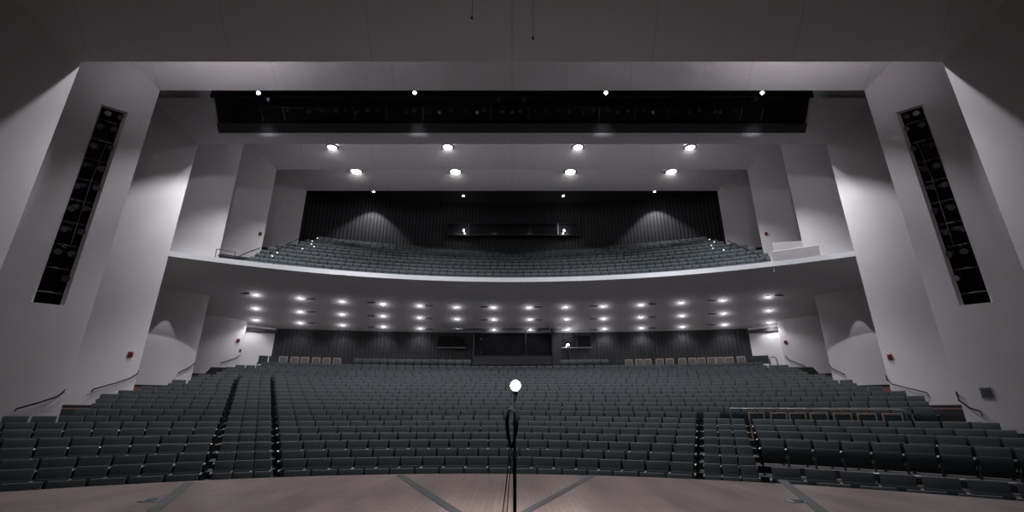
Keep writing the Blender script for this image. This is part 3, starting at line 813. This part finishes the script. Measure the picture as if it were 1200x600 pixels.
# lamps in the gap between second and third scoop
for i, (px, py) in enumerate([(303, 109.5), (486, 109.3), (710, 109.3), (893, 109.5)]):
    p = at(px, py, 19.9)
    e = empty('slot_lamp', p); tgt = Vector((p.x * 1.02, p.y + 0.9, 0))
    MB().tube([(0, 0, 0.28), (0, 0, 0.05)], 0.10, 12).build('housing', M['fixture'], e, smooth='auto')
    MB().sphere((0, -0.02, 0.02), 0.085, 12, 8).build('bulb', M['lamp'], e, smooth=True)
    MB().box((0, 0, 1.5), (0.05, 0.05, 2.75)).build('hanger', M['black'], e)
    spot('spot', p + Vector((0, 0, -0.08)), tgt, P_SLOT, 51, 0.3, 0.08, parent=e)
    tag(e, 'bright lamp above the black ceiling trough, %s from the left' % ORD[i + 1], 'lamp', 'bright lamps above the trough')
# recessed lamps on the fourth and fifth scoop
for nm, k, lst, pw in (('fourth', 'E', [(390, 172.6), (525, 172.2), (677, 172.2), (808, 172.6)], P_ROW3), ('fifth', 'F', [(418, 200.5), (534, 201), (668, 201), (786, 201)], P_ROW4)):
    for i, (px, py) in enumerate(lst):
        a, t = ray(px, py); Yk = FIN[k][0]; s = 0.0
        while s < 2.2 and (CEI[k] + prof(s)) / (Yk - s) < t: s += 0.005
        Y = Yk - s; p = Vector((a * Y, Y - 0.12, CEI[k] + prof(s) + EYE - 0.02))
        can_light(p, 'glowing recessed lamp on the %s ceiling scoop, %s from the left' % (nm, ORD[i + 1]), 'ceiling lamp', 'recessed lamps on the ceiling scoops', r=0.44 if nm == 'fifth' else 0.36, lampmat='lamp_soft', power=pw, half=45, blend=0.45, name='ceiling_lamp', drop=0.12, target=(p.x, p.y - 1.0, 0))
# hidden lamps between the third and fourth scoop, with added fill points
for i, X in enumerate((-13.6, -5, 5, 13.6)):
    spot('gap_spot', (X, 24.2, 18.6), (X * 1.02, 24.4, 0), P_GAP, 46, 0.5, 0.12)
    point('scoop_fill', (X * 0.9, 24.4, 18.3), 85, 0.25)  # unseen point added to brighten the fourth scoop
for X in (-13.5, -9.6, -5.8, -1.9, 1.9, 5.8, 9.6, 13.5): point('scoop_fill', (X, 30.9, 19.15), 9, 0.3)  # row of unseen points added to lift the fifth scoop
# rear ceiling lamps
for i, (px, py) in enumerate([(543, 229.5), (660, 229.5)]):
    a, t = ray(px, py); Y = 18.5 / t
    can_light((a * Y, Y, 18.5 + EYE), 'small lit downlight in the dark rear ceiling, %s one' % ('left', 'right')[i], 'downlight', 'downlights in the rear ceiling', r=0.10, power=25, half=30)
for i, px in enumerate((435, 770)):
    a = ray(px, 250)[0]; Y = 35.9
    can_light((a * Y, Y, 18.5 + EYE), 'downlight washing the ribbed rear wall on the %s' % ('left', 'right')[i], 'downlight', 'wall washers over the balcony', r=0.10, power=P_SCAL, half=46, blend=0.35, target=(a * Y * 1.005, Y + 0.25, 10))
# narrow downlights close to the fourth fins, under the balcony
for sg in (-1, 1):
    x_, y_ = fin_xy('D', 1.25); n_ = Vector((-1, -(0.6 + 0.7 * 1.25))).normalized() * 0.62
    spot('side_soffit_spot', (sg * (x_ + n_.x), y_ + n_.y, 8.0), (sg * (x_ + n_.x), y_ + n_.y, 0), 120, 19, 0.12, 0.02)

# ------------------------------------------------------------------ stage lighting fixtures
def make_fixture():
    r = empty('spotlight')
    b = MB().tube([(0, 0.20, 0.02), (0, 0.05, 0.0), (0, -0.16, -0.03), (0, -0.20, -0.035)], [0.07, 0.10, 0.085, 0.10], 12); b.build('body', M['fixture'], r, smooth='auto')
    MB().tube([(0, -0.205, -0.036), (0, -0.212, -0.037)], 0.08, 12).build('lens', M['glasslens'], r, smooth='auto')
    MB().tube([(-0.12, 0, 0), (-0.12, 0, 0.16), (0, 0, 0.20), (0.12, 0, 0.16), (0.12, 0, 0)], 0.012, 6).build('yoke', M['steel'], r)
    MB().box((0, 0, 0.23), (0.05, 0.07, 0.08)).build('clamp', M['steel'], r)
    return r
fx = []
FXP = [340, 362, 380, 395, 407, 420, 431, 443, 475, 485, 502, 515, 528, 545, 559, 567, 589, 600, 609, 629, 640, 653, 668, 682, 695, 711, 722, 736, 754, 765, 778, 792, 806, 819, 835, 844, 860]
for i, px in enumerate(FXP):
    o = copy_or(fx, make_fixture); o.location = at(px, 130.5 + (i % 3 - 1) * 0.8, 21.5)
    sc = 1.0 + (0.25 if i % 4 == 2 else 0); o.scale = (sc, sc, sc)
    o.rotation_euler = (math.radians(random.uniform(10, 35)), 0, math.radians(random.uniform(-35, 35)))
    tag(o, 'dim spotlight on the lower pipe of the ceiling trough, %s from the left' % (ORD[i + 1] if i < 30 else ORD[len(FXP) - i] + ' from the right end, not'.replace(', not', '')) if i < 30 else 'dim spotlight on the lower pipe of the ceiling trough, %s from the right' % ORD[len(FXP) - i], 'spotlight', 'spotlights in the ceiling trough')
for i, px in enumerate([275, 316, 583, 613, 884]):
    o = copy_tree(fx[0]); o.location = at(px, 117, 20.9); o.scale = (1.2,) * 3; o.rotation_euler = (0.3, 0, random.uniform(-0.5, 0.5))
    tag(o, 'dim spotlight on the upper pipe of the ceiling trough, %s from the left' % ORD[i + 1], 'spotlight', 'spotlights in the ceiling trough')
for nm, py, Y in (('lower', 126, 21.5), ('upper', 113.5, 20.9)):
    e0 = at(600, py, Y)
    o = MB().tube([(-15.9, 0, 0), (15.9, 0, 0)], 0.03, 8).build('lighting_pipe', M['steel'], smooth='auto'); o.location = (0, Y, e0.z)
    tag(o, 'long dark %s pipe running through the ceiling trough' % nm, 'pipe')
for i, px in enumerate([305, 331, 414, 452, 495, 575, 620, 703, 745, 785, 870, 895]):
    p, q = at(px, 126, 21.35), at(px - (px - 600) * 0.012, 141, 21.35)
    o = MB().tube([Vector((0, 0, 0)), q - p], 0.022, 6).build('trough_strut', M['plate'], smooth='auto'); o.location = p
    tag(o, 'thin metal strut in the ceiling trough, %s from the left' % ORD[i + 1], 'strut', 'struts in the ceiling trough')
# wall slots: bars, cable, two fixtures per bay
for sg, side in ((-1, 'left'), (1, 'right')):
    sm = (SL_S0 + SL_S1) / 2; nn = Vector((1, 0.6 + 0.7 * sm)).normalized()
    def sp(s, off, z):
        x, y = fin_xy('B', s); return Vector((sg * (x + nn.x * off), y + nn.y * off, z))
    nb = 9; H = (SL_Z1 - SL_Z0)
    zs = [SL_Z0 + H * (i + 0.55) / nb for i in range(nb)]
    lad = empty('lighting_ladder', sp(sm, 0.5, SL_Z0)); L0 = Vector(lad.location)
    tag(lad, 'black lighting ladder standing in the slot of the %s wall' % side, 'lighting ladder')
    for s_ in (SL_S0 - 0.02, SL_S1 + 0.06): MB().tube([sp(s_, 0.55, SL_Z0) - L0, sp(s_, 0.55, SL_Z1) - L0], 0.03, 6).build('upright', M['steel'], lad)
    for z in zs: MB().tube([sp(SL_S0 - 0.05, 0.5, z) - L0, sp(SL_S1 + 0.1, 0.5, z) - L0], 0.025, 6).build('rung', M['plate'], lad, smooth='auto')
    MB().tube([sp(sm, 0.42, zs[2]) - L0, sp(sm + 0.02, 0.40, zs[5]) - L0, sp(sm - 0.03, 0.42, zs[7]) - L0], 0.012, 5).build('cable', M['plate'], lad)
    for i, z in enumerate(zs[1:] + [SL_Z1 + 0.25]):
        for w, s_ in (('inner', sm - 0.14), ('outer', sm + 0.15)):
            if i == 0 and w == 'outer': continue
            o = copy_tree(fx[0]); o.location = sp(s_, 0.42, z - 0.33); o.scale = (1.25,) * 3
            o.rotation_euler = (math.radians(random.uniform(-5, 25)), 0, sg * math.radians(-30) + random.uniform(-0.4, 0.4))
            tag(o, '%s spotlight on the %s rung from the bottom of the %s wall slot' % (w, ORD[i + 1], side), 'spotlight', 'spotlights in the wall slots')

# ------------------------------------------------------------------ booths
# lower control booth
Yb = 33.2
bo = empty('control_booth', (0, Yb, rows_z[24])); O = Vector(bo.location)
def px_box(x0, x1, y0, y1, Y, d, mname, name, parent, base):
    p, q = at(x0, y1, Y), at(x1, y0, Y); c = (p + q) / 2
    return MB().box((c.x - base.x, Y + d / 2 - base.y, c.z - base.z), (abs(q.x - p.x), d, abs(q.z - p.z))).build(name, M[mname], parent)
M['booth'] = mat('booth_panel', (0.028, 0.028, 0.031), 0.6, noise=0.15)
M['glass'] = mat('booth_glass', (0.010, 0.010, 0.012), 0.08)
px_box(554, 648, 416.5, 427.5, Yb, 1.2, 'booth', 'front_panel', bo, O)
px_box(554, 648, 391, 416.5, Yb + 0.25, 0.06, 'glass', 'window_pane', bo, O)
px_box(648, 657.5, 391, 430, Yb - 0.1, 1.0, 'booth', 'side_column', bo, O)
for x in (554.6, 615.5, 646.5): px_box(x, x + 1.1, 386, 416.5, Yb, 0.06, 'plate' if x < 600 else 'steel', 'window_frame', bo, O)
px_box(554, 647.5, 416, 416.8, Yb - 0.02, 0.1, 'steel', 'sill', bo, O)
MB().sphere(at(564, 397.5, Yb + 0.2) - O, 0.05, 8, 6).build('small_lamp', M['glasslens'], bo)
MB().sphere(at(564, 413, Yb + 0.2) - O, 0.06, 8, 6).build('small_lamp', M['glasslens'], bo)
tag(bo, 'dark glazed control booth in the middle of the rear wall', 'control booth')
pi = empty('hanging_pipe', at(585, 385.5, 32.4)); P0 = Vector(pi.location)
MB().tube([at(530, 385.8, 32.4) - P0, at(658, 385.8, 32.4) - P0], 0.035, 8).build('pipe', M['steel'], pi, smooth='auto')
for x in (540, 600, 642): MB().tube([at(x, 385.8, 32.4) - P0, at(x, 381.5, 32.4) - P0], 0.02, 6).build('hanger', M['steel'], pi)
MB().box(at(636, 385.5, 32.4) - P0, (0.9, 0.12, 0.12)).build('cable_bundle', M['black'], pi)
tag(pi, 'dark pipe hung from the soffit in front of the control booth', 'pipe')
for nm, x0, x1, lit in (('left', 513, 545, False), ('right', 658, 694, True)):
    a = ray((x0 + x1) / 2, 400)[0]; Y = 34.5 - sag(45, a * 34) - 0.12; w = empty('window_%d' % (1 if nm == 'left' else 2), at((x0 + x1) / 2, 407, Y)); w0 = Vector(w.location)
    px_box(x0, x1, 394, 407, Y, 0.08, 'glass', 'window_pane', w, w0); px_box(x0 - 0.3, x1 + 0.3, 406.8, 407.9, Y - 0.06, 0.14, 'plate', 'window_sill', w, w0)
    for x in (x0, (x0 + x1) / 2, x1): px_box(x - 0.25, x + 0.25, 394, 407, Y - 0.03, 0.06, 'steel', 'window_frame', w, w0)
    struct(w, 'dark window beside the control booth')
def small_lamp(p, label, power):
    e = empty('window_lamp', p); MB().sphere((0, 0, 0), 0.075, 12, 8).build('bulb', M['lamp'], e, smooth=True)
    MB().tube([(0, 0.02, -0.08), (0, 0.02, -0.30)], 0.02, 6).build('stem', M['steel'], e)
    point('point', p + Vector((0, -0.14, 0)), power, 0.08, parent=e); tag(e, label, 'lamp')
small_lamp(at(665.5, 404.2, 33.55), 'small bright lamp in the window right of the control booth', 6)
# upper projection window
a = 0; Y = 38.05
w = empty('window_3', at(600, 275, Y)); w0 = Vector(w.location)
px_box(525, 678, 262, 275, Y, 0.2, 'glass', 'window_pane', w, w0); px_box(524, 679, 274.6, 276, Y - 0.12, 0.3, 'steel', 'window_sill', w, w0)
for x in (525, 549.3, 588, 622, 654, 678): px_box(x - 0.35, x + 0.35, 262, 275.5, Y - 0.06, 0.1, 'plate' if x in (549.3, 654) else 'steel', 'window_frame', w, w0)
px_box(524, 679, 261, 262, Y - 0.06, 0.2, 'steel', 'window_frame', w, w0)
struct(w, 'long dark projection window in the upper rear wall')
small_lamp(at(543.5, 270, 37.75), 'small bright lamp at the left of the projection window', 22)
small_lamp(at(661, 270, 37.75), 'small bright lamp at the right of the projection window', 30)

# step lights at the ends of the upper balcony rows
for side, L in (('left', [(372, 279), (366, 282.5), (365, 286), (368, 289), (354.5, 291.5), (319, 300), (325, 296)]), ('right', [(831.5, 280.5), (837, 283.5), (833.5, 287.5), (835.5, 291), (848, 293)])):
    for i, (px, py) in enumerate(L):
        p = at(px, py, 33.0 if i < 5 else 28.0)
        a, t = ray(px, py)
        # put on its terrace riser
        best = min(range(11), key=lambda j: abs((b_top(j) - EYE) / b_y(j, a * b_y(j, 14)) - t)); Yj = b_y(best, min(20, abs(a) * 33)); p = at(px, py, Yj - 0.1)
        o = MB().box((0, 0, 0), (0.07, 0.04, 0.05)).build('step_light', M['step']); o.location = p
        tag(o, 'tiny step light at the %s end of the balcony rows, %s from the top' % (side, ORD[i + 1]), 'step light', 'step lights at the balcony aisles')

# ------------------------------------------------------------------ hanging wires over the stage
for px, py, w in ((553, 20, 'left'), (624.5, 44, 'right')):
    p = at(px, py, 11.0); e = empty('hanging_wire', p)
    zt = CEI['A'] + EYE + prof(2.5)
    MB().tube([(0, 0, zt - p.z), (0, 0, 0)], 0.008, 5).build('wire', M['black'], e); MB().sphere((0, 0, -0.03), 0.035, 8, 6, sz=1.8).build('weight', M['black'], e)
    tag(e, 'thin black wire hanging from the front ceiling, %s one' % w, 'wire')

# ------------------------------------------------------------------ ghost light
GY = 6.0
gp = at(604.8, 452, GY); g = empty('ghost_light', (at(603, 452, GY).x, GY, 0)); gz = gp.z
n = 24
MB().tube([(0, 0, 0), (0, 0, 0.03), (0, 0, 0.05), (0, 0, 0.07)], [0.22, 0.22, 0.12, 0.03], 20).build('base', M['steel'], g, smooth='auto')
MB().tube([(0, 0, 0.06), (0, 0, 0.75)], 0.021, 10).build('pole', M['cable'], g, smooth='auto')
MB().tube([(0, 0, 0.72), (0, 0, gz - 0.16)], 0.015, 10).build('pole', M['cable'], g, smooth='auto')
MB().tube([(0, 0, 0.70), (0, 0, 0.78)], 0.032, 10).build('collar', M['steel'], g, smooth='auto')
MB().tube([(0, 0, gz - 0.18), (0.01, 0, gz - 0.10), (0.01, 0, gz - 0.055)], [0.018, 0.03, 0.026], 12).build('socket', M['cable'], g, smooth='auto')
MB().sphere((0.012, 0, gz), 0.062, 28, 20, sz=1.05).build('bulb', M['bulb'], g, smooth=True)
point('bulb_light', (g.location.x + 0.012, GY - 0.0, gz), P_GHOST, 0.075, parent=g)
tag(g, 'lit ghost light bulb on a thin black pole at centre stage', 'ghost light')
# cable: coil hung on the pole and a tail to the floor
cb = MB()
for q in range(5):
    pts = []
    for i in range(28):
        a = 2 * math.pi * i / 28
        pts.append((-0.035 + (0.055 + 0.012 * q) * math.cos(a) * (0.7 + 0.3 * math.sin(a)), -0.04 + 0.012 * q, gz - 0.50 + (0.20 + 0.008 * ((q * 3) % 5)) * math.sin(a)))
    cb.tube(pts, 0.007, 6, closed=True)
pts = [(-0.06, -0.03, gz - 0.62)] + [(-0.06 - 0.10 * (i / 20) ** 1.5, -0.03 - 0.05 * i / 20, (gz - 0.62) * (1 - i / 20) + 0.008) for i in range(1, 21)] + [(-0.3, -0.2, 0.008), (-0.8, -0.5, 0.008), (-1.6, -1.4, 0.008)]
cb.tube(pts, 0.006, 6)
pts = [(-0.03, -0.02, gz - 0.66)] + [(-0.03 - 0.07 * (i / 20), -0.02 - 0.04 * i / 20, (gz - 0.66) * (1 - i / 20) + 0.008) for i in range(1, 21)] + [(-0.25, -0.4, 0.008)]
cb.tube(pts, 0.005, 6)
o = cb.build('power_cable', M['cable'], smooth=True); o.location = g.location
tag(o, 'black power cable coiled on the ghost light pole', 'cable')
